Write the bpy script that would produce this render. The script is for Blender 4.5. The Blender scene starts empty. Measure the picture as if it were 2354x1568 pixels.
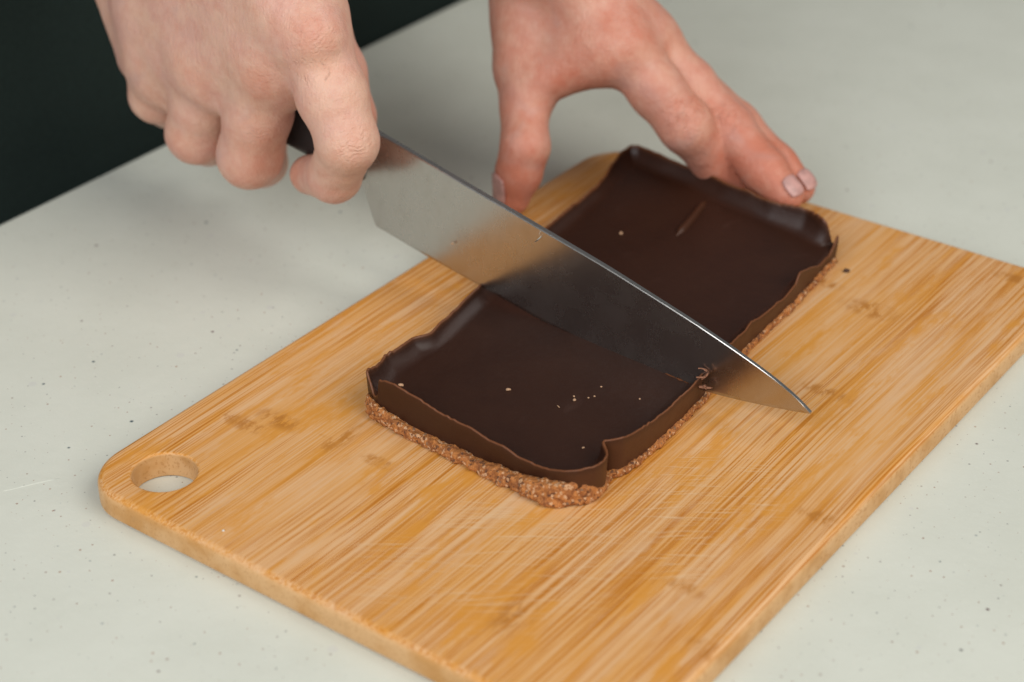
import bpy, bmesh, math, random
import numpy as np
from mathutils import Matrix, Vector

random.seed(4)
rng = np.random.default_rng(11)
S = bpy.context.scene
COL = S.collection

# ------------------------------------------------------------------ camera
CAM = np.array([0.3859, -0.2883, 0.339])
ROT = np.array([[0.8033, -0.3046, 0.5118],
                [0.5955, 0.4238, -0.6825],
                [-0.0090, 0.8530, 0.5218]])
U_, _s, V_ = np.linalg.svd(ROT)
ROT = U_ @ V_
PW, PH, FOC = 2353.0, 1568.0, 4238.8          # measuring frame of the photograph
cam_d = bpy.data.cameras.new('camera')
cam = bpy.data.objects.new('camera', cam_d)
COL.objects.link(cam)
M4 = Matrix.Identity(4)
for i in range(3):
    for j in range(3):
        M4[i][j] = float(ROT[i, j])
    M4[i][3] = float(CAM[i])
cam.matrix_world = M4
cam_d.sensor_width = 36.0
cam_d.lens = FOC / PW * 36.0
cam_d.clip_start = 0.02
cam_d.clip_end = 50
cam_d.dof.use_dof = True
cam_d.dof.focus_distance = 0.588
cam_d.dof.aperture_fstop = 8.5
S.camera = cam

# ------------------------------------------------------------------ light
world = bpy.data.worlds.new('World')
S.world = world
world.use_nodes = True
world.node_tree.nodes['Background'].inputs[0].default_value = (0.93, 0.97, 1.0, 1)
world.node_tree.nodes['Background'].inputs[1].default_value = 0.16


def area(name, loc, target, sx, sy, power, col):
    l = bpy.data.lights.new(name, 'AREA')
    l.shape = 'RECTANGLE'
    l.size = sx
    l.size_y = sy
    l.energy = power
    l.color = col
    o = bpy.data.objects.new(name, l)
    COL.objects.link(o)
    o.location = loc
    o.rotation_euler = (Vector(target) - Vector(loc)).to_track_quat('-Z', 'Y').to_euler()
    return o


area('window_light', (1.55, 0.20, 1.35), (0.06, 0.16, 0), 1.5, 1.5, 29.5, (1.0, 0.96, 0.90))
area('front_fill_light', (0.22, -1.25, 1.00), (0.02, 0.15, 0.03), 1.5, 1.0, 22.0, (0.95, 0.97, 1.0))  # added fill lamp low behind the camera, brightens camera-facing sides

vs = S.view_settings
S.display_settings.display_device = 'sRGB'
vs.view_transform = 'Standard'
vs.look = 'None'
vs.exposure = 0.09
vs.gamma = 1.0

# ------------------------------------------------------------------ helpers
TB = 0.009          # board thickness


def ray(px, py):
    return ROT @ np.array([px - PW / 2, -(py - PH / 2), -FOC])


def atz(px, py, z):
    w = ray(px, py)
    return CAM + w * ((z - CAM[2]) / w[2])


def atplane(px, py, p, n):
    w = ray(px, py)
    return CAM + w * (np.dot(p - CAM, n) / np.dot(w, n))


def tag(o, label=None, cat=None, group=None, kind=None):
    if label: o['label'] = label
    if cat: o['category'] = cat
    if group: o['group'] = group
    if kind: o['kind'] = kind
    return o


def mesh_obj(name, verts, faces, mat, parent=None, smooth=True):
    me = bpy.data.meshes.new(name)
    if isinstance(faces, np.ndarray):
        faces = faces.tolist()
    if isinstance(verts, np.ndarray):
        verts = verts.tolist()
    me.from_pydata(verts, [], faces)
    me.update()
    if smooth:
        me.polygons.foreach_set('use_smooth', [True] * len(me.polygons))
    me.materials.append(mat)
    o = bpy.data.objects.new(name, me)
    COL.objects.link(o)
    if parent: o.parent = parent
    return o


def bm_obj(name, bm, mat, parent=None, smooth=True):
    me = bpy.data.meshes.new(name)
    bm.normal_update()
    bm.to_mesh(me)
    bm.free()
    if smooth:
        me.polygons.foreach_set('use_smooth', [True] * len(me.polygons))
    me.materials.append(mat)
    o = bpy.data.objects.new(name, me)
    COL.objects.link(o)
    if parent: o.parent = parent
    return o


def empty(name, loc):
    o = bpy.data.objects.new(name, None)
    COL.objects.link(o)
    o.location = loc
    return o


_tab = {}


def vnoise(x, y, z, seed=0):
    """smooth value noise in -1..1 on arrays"""
    if seed not in _tab:
        _tab[seed] = np.random.default_rng(seed).uniform(-1, 1, (32, 32, 32)).astype(np.float32)
    T = _tab[seed]
    xi, yi, zi = np.floor(x), np.floor(y), np.floor(z)
    fx, fy, fz = x - xi, y - yi, z - zi
    fx = fx * fx * (3 - 2 * fx); fy = fy * fy * (3 - 2 * fy); fz = fz * fz * (3 - 2 * fz)
    xi = xi.astype(int) & 31; yi = yi.astype(int) & 31; zi = zi.astype(int) & 31
    x1, y1, z1 = (xi + 1) & 31, (yi + 1) & 31, (zi + 1) & 31
    a = T[xi, yi, zi] * (1 - fx) + T[x1, yi, zi] * fx
    b = T[xi, y1, zi] * (1 - fx) + T[x1, y1, zi] * fx
    c = T[xi, yi, z1] * (1 - fx) + T[x1, yi, z1] * fx
    d = T[xi, y1, z1] * (1 - fx) + T[x1, y1, z1] * fx
    return (a * (1 - fy) + b * fy) * (1 - fz) + (c * (1 - fy) + d * fy) * fz


def surface_nets(F, origin, h):
    Sg = F < 0
    nx, ny, nz = F.shape
    cs = [(i, j, k) for i in (0, 1) for j in (0, 1) for k in (0, 1)]
    sl = lambda A, c: A[c[0]:nx - 1 + c[0], c[1]:ny - 1 + c[1], c[2]:nz - 1 + c[2]]
    cnt = np.zeros((nx - 1, ny - 1, nz - 1), np.int8)
    for c in cs: cnt += sl(Sg, c)
    act = (cnt > 0) & (cnt < 8)
    I = np.argwhere(act)
    idx = np.full(act.shape, -1, np.int64)
    idx[act] = np.arange(len(I))
    acc = np.zeros((len(I), 3)); num = np.zeros(len(I))
    for a in cs:
        for ax in range(3):
            if a[ax] == 1: continue
            b = list(a); b[ax] = 1
            fa = F[I[:, 0] + a[0], I[:, 1] + a[1], I[:, 2] + a[2]]
            fb = F[I[:, 0] + b[0], I[:, 1] + b[1], I[:, 2] + b[2]]
            m = (fa < 0) != (fb < 0)
            t = np.where(m, fa / np.where(m, fa - fb, 1), 0)
            p = np.tile(np.array(a, float), (len(I), 1)); p[:, ax] += t
            acc[m] += p[m]; num[m] += 1
    V = (I + acc / num[:, None]) * h + np.array(origin)
    Q = []
    for ax in range(3):
        u, v = (ax + 1) % 3, (ax + 2) % 3
        n = [nx, ny, nz]
        s0 = [slice(None)] * 3; s1 = [slice(None)] * 3
        s0[ax] = slice(0, n[ax] - 1); s1[ax] = slice(1, n[ax])
        E = Sg[tuple(s0)] != Sg[tuple(s1)]
        P = np.argwhere(E)
        P = P[(P[:, u] > 0) & (P[:, v] > 0) & (P[:, u] < n[u] - 1) & (P[:, v] < n[v] - 1)]
        ins = Sg[P[:, 0], P[:, 1], P[:, 2]]
        def cell(du, dv):
            c = P.copy(); c[:, u] += du; c[:, v] += dv
            return idx[c[:, 0], c[:, 1], c[:, 2]]
        q = np.stack([cell(-1, -1), cell(0, -1), cell(0, 0), cell(-1, 0)], 1)
        q[~ins] = q[~ins][:, ::-1]
        Q.append(q)
    Q = np.concatenate(Q)
    return V, Q[(Q >= 0).all(1)]


def laplace(V, Q, n=2, w=0.5):
    E = np.concatenate([Q[:, [0, 1]], Q[:, [1, 2]], Q[:, [2, 3]], Q[:, [3, 0]]])
    deg = np.bincount(E.ravel(), minlength=len(V))[:, None].astype(float)
    deg[deg == 0] = 1
    for _ in range(n):
        A = np.stack([np.bincount(E[:, 0], V[E[:, 1], k], len(V)) + np.bincount(E[:, 1], V[E[:, 0], k], len(V)) for k in range(3)], 1)
        V = V * (1 - w) + w * A / deg
    return V


def smin(a, b, k):
    h = np.maximum(k - np.abs(a - b), 0) / k
    return np.minimum(a, b) - h * h * k * 0.25


class Field:
    """distance field of round cones on a grid"""
    def __init__(s, lo, hi, h):
        s.lo = np.array(lo, float); s.h = h
        s.n = np.ceil((np.array(hi) - s.lo) / h).astype(int) + 1
        s.ax = [(s.lo[i] + h * np.arange(s.n[i])).astype(np.float32) for i in range(3)]

    def new(s):
        return np.full(s.n, 0.05, np.float32)

    def chain(s, pts, k):
        """pts: list of (xyz, r); smooth union of the cones between neighbours"""
        F = s.new()
        for (a, ra), (b, rb) in zip(pts[:-1], pts[1:]):
            s.cone(F, a, ra, b, rb, k)
        return F

    def cone(s, F, a, ra, b, rb, k):
        a = np.array(a, float); b = np.array(b, float)
        R = max(ra, rb) + 0.016
        lo = np.clip(np.floor((np.minimum(a, b) - R - s.lo) / s.h).astype(int), 0, s.n)
        hi = np.clip(np.ceil((np.maximum(a, b) + R - s.lo) / s.h).astype(int), 0, s.n)
        if (hi <= lo).any(): return
        X = s.ax[0][lo[0]:hi[0], None, None] - np.float32(a[0])
        Y = s.ax[1][None, lo[1]:hi[1], None] - np.float32(a[1])
        Z = s.ax[2][None, None, lo[2]:hi[2]] - np.float32(a[2])
        ba = (b - a).astype(np.float32); L = max(float(ba @ ba), 1e-12)
        t = np.clip((X * ba[0] + Y * ba[1] + Z * ba[2]) / L, 0, 1)
        d = np.sqrt((X - ba[0] * t) ** 2 + (Y - ba[1] * t) ** 2 + (Z - ba[2] * t) ** 2) - (ra + (rb - ra) * t)
        G = F[lo[0]:hi[0], lo[1]:hi[1], lo[2]:hi[2]]
        G[...] = smin(G, d, k)


# ---- node helpers
class NT:
    def __init__(s, name):
        s.m = bpy.data.materials.new(name)
        s.m.use_nodes = True
        s.t = s.m.node_tree
        s.b = s.t.nodes['Principled BSDF']

    def n(s, typ, **kw):
        nd = s.t.nodes.new(typ)
        for k, v in kw.items(): setattr(nd, k, v)
        return nd

    def l(s, a, b):
        s.t.links.new(a, b)

    def _in(s, sock, v):
        if v is None: return
        if hasattr(v, 'is_linked'): s.l(v, sock)
        else: sock.default_value = v

    def math(s, op, a, b=None, c=None, clamp=False):
        nd = s.n('ShaderNodeMath', operation=op, use_clamp=clamp)
        s._in(nd.inputs[0], a); s._in(nd.inputs[1], b)
        if c is not None: s._in(nd.inputs[2], c)
        return nd.outputs[0]

    def vmath(s, op, a, b=None):
        nd = s.n('ShaderNodeVectorMath', operation=op)
        s._in(nd.inputs[0], a); s._in(nd.inputs[1], b)
        return nd.outputs['Value' if op in ('LENGTH', 'DOT_PRODUCT', 'DISTANCE') else 'Vector']

    def mix(s, f, a, b, blend='MIX'):
        nd = s.n('ShaderNodeMix', data_type='RGBA', blend_type=blend)
        s._in(nd.inputs[0], f); s._in(nd.inputs[6], a); s._in(nd.inputs[7], b)
        return nd.outputs[2]

    def coord(s):
        return s.n('ShaderNodeTexCoord').outputs['Object']

    def map(s, v, scale=(1, 1, 1), loc=(0, 0, 0), rot=(0, 0, 0)):
        nd = s.n('ShaderNodeMapping')
        s.l(v, nd.inputs[0])
        nd.inputs['Scale'].default_value = scale
        nd.inputs['Location'].default_value = loc
        nd.inputs['Rotation'].default_value = rot
        return nd.outputs[0]

    def noise(s, v, scale=1.0, detail=3, rough=0.5, dist=0.0, col=False):
        nd = s.n('ShaderNodeTexNoise')
        s.l(v, nd.inputs['Vector'])
        nd.inputs['Scale'].default_value = scale
        nd.inputs['Detail'].default_value = detail
        nd.inputs['Roughness'].default_value = rough
        nd.inputs['Distortion'].default_value = dist
        return nd.outputs['Color' if col else 'Fac']

    def ramp(s, f, lo, hi, smooth=True):
        nd = s.n('ShaderNodeMapRange', interpolation_type='SMOOTHSTEP' if smooth else 'LINEAR')
        s.l(f, nd.inputs[0])
        nd.inputs[1].default_value = lo; nd.inputs[2].default_value = hi
        return nd.outputs[0]

    def bump(s, h, dist, strength=1.0, prev=None):
        nd = s.n('ShaderNodeBump')
        nd.inputs['Strength'].default_value = strength
        nd.inputs['Distance'].default_value = dist
        s.l(h, nd.inputs['Height'])
        if prev: s.l(prev, nd.inputs['Normal'])
        return nd.outputs[0]

    def set(s, **kw):
        for k, v in kw.items():
            s._in(s.b.inputs[k.replace('_', ' ')], v)
        return s.m


def c4(r, g, b): return (r, g, b, 1)


# ------------------------------------------------------------------ materials
def counter_mat():
    t = NT('speckled_worktop')
    v = t.coord()
    cloud = t.noise(v, 22, 4, 0.6)
    fine = t.noise(v, 900, 3, 0.7)
    col = t.mix(t.ramp(cloud, 0.3, 0.7), c4(0.59, 0.605, 0.525), c4(0.625, 0.64, 0.56))
    col = t.mix(t.ramp(fine, 0.58, 0.75), col, c4(0.66, 0.665, 0.60))
    # blurred pale and lilac flecks under the resin
    def dots(scale, keep, r0, r1, seed):
        vo = t.n('ShaderNodeTexVoronoi', feature='F1', voronoi_dimensions='2D')
        m = t.map(v, loc=(seed, seed * 0.7, 0))
        wob = t.vmath('ADD', m, t.vmath('SCALE', t.noise(m, 1500, 1, 0.5, col=True)))
        t.t.nodes[-1].inputs[3].default_value = 0.0006
        # flatten to the plane
        t.l(m, vo.inputs['Vector'])
        vo.inputs['Scale'].default_value = scale
        sep = t.n('ShaderNodeSeparateColor'); t.l(vo.outputs['Color'], sep.inputs[0])
        on = t.math('GREATER_THAN', sep.outputs[0], 1 - keep)
        rad = t.math('MULTIPLY_ADD', t.math('POWER', sep.outputs[1], 3.0), r1 - r0, r0)
        d = t.math('SUBTRACT', rad, t.math('MULTIPLY', vo.outputs['Distance'], 1.0 / scale * scale))
        msk = t.n('ShaderNodeMapRange', interpolation_type='SMOOTHSTEP')
        t.l(d, msk.inputs[0]); msk.inputs[1].default_value = -0.01; msk.inputs[2].default_value = 0.03
        return t.math('MULTIPLY', on, msk.outputs[0]), sep.outputs[2]
    m, rnd = dots(70, 0.4, 0.03, 0.12, 0.13)
    col = t.mix(t.math('MULTIPLY', m, 0.25), col, c4(0.50, 0.49, 0.50))
    m, rnd = dots(110, 0.55, 0.022, 0.06, 0.31)
    tint = t.mix(t.ramp(rnd, 0.2, 0.9), c4(0.33, 0.36, 0.34), c4(0.36, 0.22, 0.14))
    col = t.mix(t.math('MULTIPLY', m, 0.8), col, tint)
    m, rnd = dots(52, 0.32, 0.018, 0.040, 0.71)
    tint = t.mix(t.ramp(rnd, 0.45, 0.55), c4(0.012, 0.05, 0.07), c4(0.09, 0.025, 0.03))
    col = t.mix(m, col, tint)
    m, rnd = dots(230, 0.38, 0.04, 0.10, 0.47)
    tint = t.mix(t.ramp(rnd, 0.3, 0.8), c4(0.25, 0.25, 0.23), c4(0.30, 0.16, 0.10))
    col = t.mix(t.math('MULTIPLY', m, 0.75), col, tint)
    bmp = t.bump(t.noise(v, 160, 4, 0.6), 0.0004, 0.35)
    return t.set(Base_Color=col, Roughness=0.55, Normal=bmp)


def bamboo_mat():
    t = NT('bamboo')
    v = t.coord()
    sx = t.n('ShaderNodeSeparateXYZ'); t.l(v, sx.inputs[0])
    # slow wander of the grain
    wob = t.noise(t.map(v, (6, 5, 6)), 1, 2, 0.5)
    off = t.n('ShaderNodeCombineXYZ'); t.l(t.math('MULTIPLY', t.math('SUBTRACT', wob, 0.5), 0.006), off.inputs[0])
    g = t.vmath('ADD', v, off.outputs[0])
    broad = t.noise(t.map(g, (70, 9, 70)), 1, 3, 0.55)
    mid = t.noise(t.map(g, (300, 13, 300), (3, 1, 2)), 1, 3, 0.6)
    fine = t.noise(t.map(g, (1700, 11, 1700), (7, 3, 1)), 1, 2, 0.6)
    fine2 = t.noise(t.map(g, (900, 15, 900), (1, 9, 4)), 1, 3, 0.65)
    col = t.mix(t.ramp(broad, 0.32, 0.68), c4(0.670, 0.395, 0.192), c4(0.640, 0.322, 0.098))
    col = t.mix(t.math('MULTIPLY', t.ramp(mid, 0.48, 0.66), 0.8), col, c4(0.60, 0.255, 0.035))
    # fine dark fibres, stronger where the noise says so
    where = t.ramp(t.noise(t.map(g, (34, 7, 34), (5, 5, 5)), 1, 2, 0.5), 0.25, 0.55)
    col = t.mix(t.math('MULTIPLY', t.math('MULTIPLY', t.ramp(fine, 0.51, 0.575), where), 0.85), col, c4(0.47, 0.165, 0.010))
    col = t.mix(t.math('MULTIPLY', t.math('MULTIPLY', t.ramp(fine2, 0.545, 0.615), where), 0.85), col, c4(0.44, 0.145, 0.007))
    col = t.mix(t.math('MULTIPLY', t.ramp(fine, 0.46, 0.38), 0.5), col, c4(0.66, 0.43, 0.24))
    patch = t.noise(t.map(v, (95, 22, 95), (8, 2, 6)), 1, 5, 0.7)
    col = t.mix(t.math('MULTIPLY', t.ramp(patch, 0.52, 0.66), 0.85), col, c4(0.61, 0.262, 0.038))
    col = t.mix(t.math('MULTIPLY', t.ramp(patch, 0.46, 0.30), 0.45), col, c4(0.64, 0.41, 0.235))
    # nodes of the bamboo: ragged bars across the strips
    blot = t.noise(t.map(v, (420, 150, 420)), 1, 4, 0.7)
    blot2 = t.noise(t.map(v, (240, 60, 240), (2, 2, 2)), 1, 3, 0.6)
    tot = None
    for px, py, wx, wy in [(870, 1062, .007, .003), (1885, 1190, .008, .0035), (1575, 1352, .007, .003), (1900, 902, .010, .0035),
                           (560, 972, .012, .004), (2000, 712, .012, .006), (1900, 652, .008, .003), (1180, 1420, .006, .010),
                           (2330, 640, .008, .004), (1250, 620, .005, .004), (780, 1010, .004, .010), (1640, 1500, .010, .004), (743, 1002, .0022, .0008), (640, 965, .010, .005)]:
        p = atz(px, py, TB)
        q = t.vmath('MULTIPLY', t.vmath('SUBTRACT', v, tuple(p)), (1 / wx, 1 / wy, 0))
        e = t.math('SUBTRACT', 1.0, t.ramp(t.vmath('LENGTH', q), 0.3, 1.25))
        tot = e if tot is None else t.math('MAXIMUM', tot, e)
    nm = t.math('MULTIPLY', tot, t.ramp(blot, 0.44, 0.60))
    col = t.mix(t.math('MULTIPLY', nm, 0.85), col, c4(0.40, 0.15, 0.02))
    stain = t.math('MULTIPLY', tot, t.ramp(blot2, 0.35, 0.7))
    col = t.mix(t.math('MULTIPLY', stain, 0.5), col, c4(0.50, 0.22, 0.05))
    # pale knife scars crossing the grain
    reg = None
    for px, py, w in [(1180, 1280, .045), (1500, 1230, .035), (960, 1300, .03), (1640, 1130, .03)]:
        p = atz(px, py, TB)
        e = t.math('SUBTRACT', 1.0, t.ramp(t.vmath('LENGTH', t.vmath('MULTIPLY', t.vmath('SUBTRACT', v, tuple(p)), (1 / w, 1 / w, 0))), 0.3, 1.0))
        reg = e if reg is None else t.math('MAXIMUM', reg, e)
    sc = None
    for ang, sd in ((0.63, 0.0), (0.52, 3.1), (0.74, 7.7), (0.58, 11.3)):
        r = t.map(v, (1, 1, 1), (sd * 0.01, 0, 0), (0, 0, -ang))
        s_ = t.ramp(t.noise(t.map(r, (34, 1300, 1), (sd, sd, 0)), 1, 1, 0.5), 0.655, 0.72)
        sc = s_ if sc is None else t.math('MAXIMUM', sc, s_)
    scar = t.math('MULTIPLY', sc, reg)
    col = t.mix(t.math('MULTIPLY', scar, 0.5), col, c4(0.70, 0.50, 0.30))
    # grey dirt on the worn front corner and edge
    dirt = t.math('MULTIPLY', t.ramp(t.noise(v, 120, 4, 0.7), 0.55, 0.75), 0.14)
    geo = t.n('ShaderNodeNewGeometry'); sn = t.n('ShaderNodeSeparateXYZ'); t.l(geo.outputs['Normal'], sn.inputs[0])
    side = t.ramp(sn.outputs[2], 0.75, 0.35)
    edge = t.mix(t.ramp(t.noise(v, 60, 3, 0.6), 0.40, 0.66), c4(0.62, 0.37, 0.17), c4(0.52, 0.265, 0.085))
    pore = t.noise(t.map(v, (1500, 700, 900)), 1, 1, 0.5)
    edge = t.mix(t.math('MULTIPLY', t.ramp(pore, 0.56, 0.68), 0.45), edge, c4(0.40, 0.17, 0.04))
    col = t.mix(side, col, edge)
    col = t.mix(t.math('MULTIPLY', dirt, side), col, c4(0.25, 0.17, 0.10))
    h = t.math('ADD', t.math('MULTIPLY', fine, 0.6), t.math('MULTIPLY', scar, -0.8))
    bmp = t.bump(h, 0.00012, 0.5)
    ro = t.math('MULTIPLY_ADD', mid, 0.2, 0.45)
    return t.set(Base_Color=col, Roughness=ro, Normal=bmp, Specular_IOR_Level=0.35)


def chocolate_mat():
    t = NT('dark_chocolate')
    v = t.coord()
    n1 = t.noise(v, 40, 4, 0.6)
    n2 = t.noise(t.map(v, (130, 60, 420), rot=(0, 0, 0.2)), 1, 4, 0.6)
    col = t.mix(t.ramp(n1, 0.3, 0.7), c4(0.0245, 0.0074, 0.0034), c4(0.0300, 0.0095, 0.0043))
    bloom = t.ramp(n2, 0.60, 0.78)
    col = t.mix(t.math('MULTIPLY', bloom, 0.16), col, c4(0.085, 0.045, 0.035))
    att = t.n('ShaderNodeAttribute'); att.attribute_name = 'rim'
    col = t.mix(t.math('MULTIPLY', att.outputs['Fac'], 0.7), col, c4(0.20, 0.068, 0.023))
    h = t.math('ADD', t.noise(v, 260, 3, 0.5), t.math('MULTIPLY', n2, 0.6))
    bmp = t.bump(h, 0.00025, 0.5)
    ro = t.math('MULTIPLY_ADD', n1, 0.14, 0.38)
    return t.set(Base_Color=col, Roughness=ro, Normal=bmp, Specular_IOR_Level=0.33)


def crust_mat():
    t = NT('biscuit_crumb')
    v = t.coord()
    vo = t.n('ShaderNodeTexVoronoi'); t.l(v, vo.inputs['Vector']); vo.inputs['Scale'].default_value = 1250
    sep = t.n('ShaderNodeSeparateColor'); t.l(vo.outputs['Color'], sep.inputs[0])
    n1 = t.noise(v, 420, 4, 0.7)
    n2 = t.noise(v, 1300, 2, 0.6)
    col = t.mix(t.ramp(n1, 0.32, 0.62), c4(0.22, 0.068, 0.016), c4(0.48, 0.178, 0.042))
    col = t.mix(t.math('MULTIPLY', t.math('GREATER_THAN', sep.outputs[0], 0.84), 0.8), col, c4(0.62, 0.37, 0.20))
    col = t.mix(t.math('MULTIPLY', t.math('LESS_THAN', sep.outputs[1], 0.11), 0.7), col, c4(0.055, 0.022, 0.013))
    bmp = t.bump(t.math('ADD', n1, t.math('MULTIPLY', n2, 0.6)), 0.0012, 0.9)
    return t.set(Base_Color=col, Roughness=0.75, Normal=bmp)


def steel_mat():
    t = NT('brushed_steel')
    v = t.coord()
    br = t.noise(t.map(v, (3200, 400, 30)), 1, 2, 0.6)
    sm = t.noise(v, 55, 4, 0.65)
    sm2 = t.noise(t.map(v, (160, 160, 90), (2, 0, 1)), 1, 4, 0.7)
    col = t.mix(t.ramp(sm2, 0.45, 0.85), c4(0.50, 0.478, 0.45), c4(0.45, 0.425, 0.39))
    ro = t.math('ADD', t.math('MULTIPLY_ADD', t.ramp(sm, 0.35, 0.7), 0.05, 0.235), t.math('MULTIPLY', br, 0.03))
    bmp = t.bump(br, 0.00002, 0.3)
    return t.set(Base_Color=col, Metallic=1.0, Roughness=ro)


def plain(name, col, rough, metal=0.0, bscale=None, bdist=0.0005, spec=0.5):
    t = NT(name)
    v = t.coord()
    n = t.noise(v, bscale or 80, 4, 0.6)
    c = t.mix(t.ramp(n, 0.3, 0.7), c4(*[x * 0.8 for x in col]), c4(*[min(1, x * 1.2) for x in col]))
    return t.set(Base_Color=c, Roughness=rough, Metallic=metal, Normal=t.bump(n, bdist, 0.4), Specular_IOR_Level=spec)


def skin_mat():
    t = NT('skin')
    v = t.coord()
    a = t.n('ShaderNodeAttribute'); a.attribute_name = 'blush_and_shade'
    w = t.n('ShaderNodeAttribute'); w.attribute_name = 'crease'
    sw = t.n('ShaderNodeSeparateXYZ'); t.l(w.outputs['Vector'], sw.inputs[0])
    mot = t.noise(v, 170, 4, 0.65)
    mot2 = t.noise(v, 60, 3, 0.6)
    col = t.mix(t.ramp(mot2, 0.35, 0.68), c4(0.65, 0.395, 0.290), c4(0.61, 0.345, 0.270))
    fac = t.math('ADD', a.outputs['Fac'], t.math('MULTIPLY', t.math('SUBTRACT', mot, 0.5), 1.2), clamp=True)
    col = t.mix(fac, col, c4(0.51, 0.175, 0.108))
    vein = t.ramp(t.noise(t.map(v, (45, 45, 45), (4, 2, 1)), 1, 2, 0.5, 1.0), 0.58, 0.74)
    col = t.mix(t.math('MULTIPLY', vein, 0.22), col, c4(0.42, 0.30, 0.28))
    pores = t.noise(v, 1500, 3, 0.6)
    lines = t.noise(t.map(v, (900, 420, 420), rot=(0.3, 0.4, 0.7)), 1, 3, 0.65)
    ph = t.math('ADD', t.math('MULTIPLY', sw.outputs[0], 3400.0), t.math('MULTIPLY', t.noise(v, 210, 3, 0.65), 26.0))
    wr = t.math('MULTIPLY', t.math('MULTIPLY', t.math('SINE', ph), sw.outputs[1]), t.ramp(t.noise(v, 330, 2, 0.5), 0.3, 0.7))
    b = t.bump(t.math('ADD', t.math('MULTIPLY', lines, 0.7), t.math('MULTIPLY', pores, 0.3)), 0.0009, 0.62)
    b = t.bump(wr, 0.00036, 0.8, b)
    ro = t.math('MULTIPLY_ADD', mot, 0.15, 0.40)
    m = t.set(Base_Color=col, Roughness=ro, Normal=b, Specular_IOR_Level=0.4)
    t.b.inputs['Subsurface Weight'].default_value = 0.09
    t.b.inputs['Subsurface Radius'].default_value = (1.0, 0.38, 0.2)
    t.b.inputs['Subsurface Scale'].default_value = 0.0035
    return m


MAT = dict(shaving=plain('torn_chocolate', (0.30, 0.13, 0.07), 0.6, bscale=1200, bdist=0.0003),
           counter=counter_mat(), bamboo=bamboo_mat(), choc=chocolate_mat(), crust=crust_mat(), steel=steel_mat(), skin=skin_mat(),
           handle=plain('black_plastic', (0.012, 0.012, 0.013), 0.42, bscale=600, bdist=0.0001),
           apron=plain('dark_green_canvas', (0.0110, 0.0190, 0.0160), 0.85, bscale=900, bdist=0.0003, spec=0.2),
           shirt=plain('black_cotton', (0.010, 0.010, 0.010), 0.9, bscale=900, bdist=0.0003, spec=0.2),
           nail=plain('fingernail', (0.46, 0.25, 0.22), 0.42, bscale=300, bdist=0.0001),
           crumb=plain('pale_crumb', (0.42, 0.25, 0.145), 0.8, bscale=1500, bdist=0.0003),
           darkcrumb=plain('dark_crumb', (0.06, 0.025, 0.012), 0.7, bscale=1500, bdist=0.0003),
           whitecrumb=plain('white_crumb', (0.75, 0.75, 0.68), 0.7, bscale=1500, bdist=0.0003),
           rivet=plain('rivet_steel', (0.6, 0.6, 0.58), 0.3, 1.0))


# ------------------------------------------------------------------ worktop
def worktop():
    x0, x1, y0, y1 = -0.1655, 1.3, -1.1, 1.6
    bm = bmesh.new()
    prof = []
    r = 0.004
    for k in range(7):
        a = math.pi / 2 * k / 6
        prof.append((x0 + r - r * math.sin(a), -r + r * math.cos(a)))
    prof = [(x1, 0.0)] + prof + [(x0, -0.036), (x1, -0.036)]
    rows = []
    for y in (y0, y1):
        rows.append([bm.verts.new((x, y + (0.0165 * ((y - 0.26)) if x < 0 else 0) * 0, z)) for x, z in prof])
    n = len(prof)
    for i in range(n):
        j = (i + 1) % n
        bm.faces.new((rows[0][i], rows[0][j], rows[1][j], rows[1][i]))
    bm.faces.new(rows[0]); bm.faces.new(rows[1][::-1])
    bmesh.ops.recalc_face_normals(bm, faces=bm.faces)
    o = bm_obj('worktop', bm, MAT['counter'], smooth=False)
    tag(o, 'pale grey green speckled worktop under the bamboo board', 'worktop', kind='structure')
    # the small resin ridge near the left border
    pts = [atz(x, y, 0.0) for x, y in ((8, 1129), (30, 1124), (60, 1116), (90, 1109), (118, 1103), (137, 1100))]
    V, Fc = [], []
    for i, p in enumerate(pts):
        w = 0.0006 * math.sin(math.pi * (i + 0.35) / len(pts)) + 0.00008
        V += [(p[0], p[1] - w * 1.5, -0.0002), (p[0], p[1], w * 0.42), (p[0], p[1] + w * 1.5, -0.0002)]
        if i:
            a = 3 * i
            Fc += [(a - 3, a, a + 1, a - 2), (a - 2, a + 1, a + 2, a - 1)]
    mesh_obj('resin_ridge', V, Fc, MAT['counter'], o)


worktop()


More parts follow.
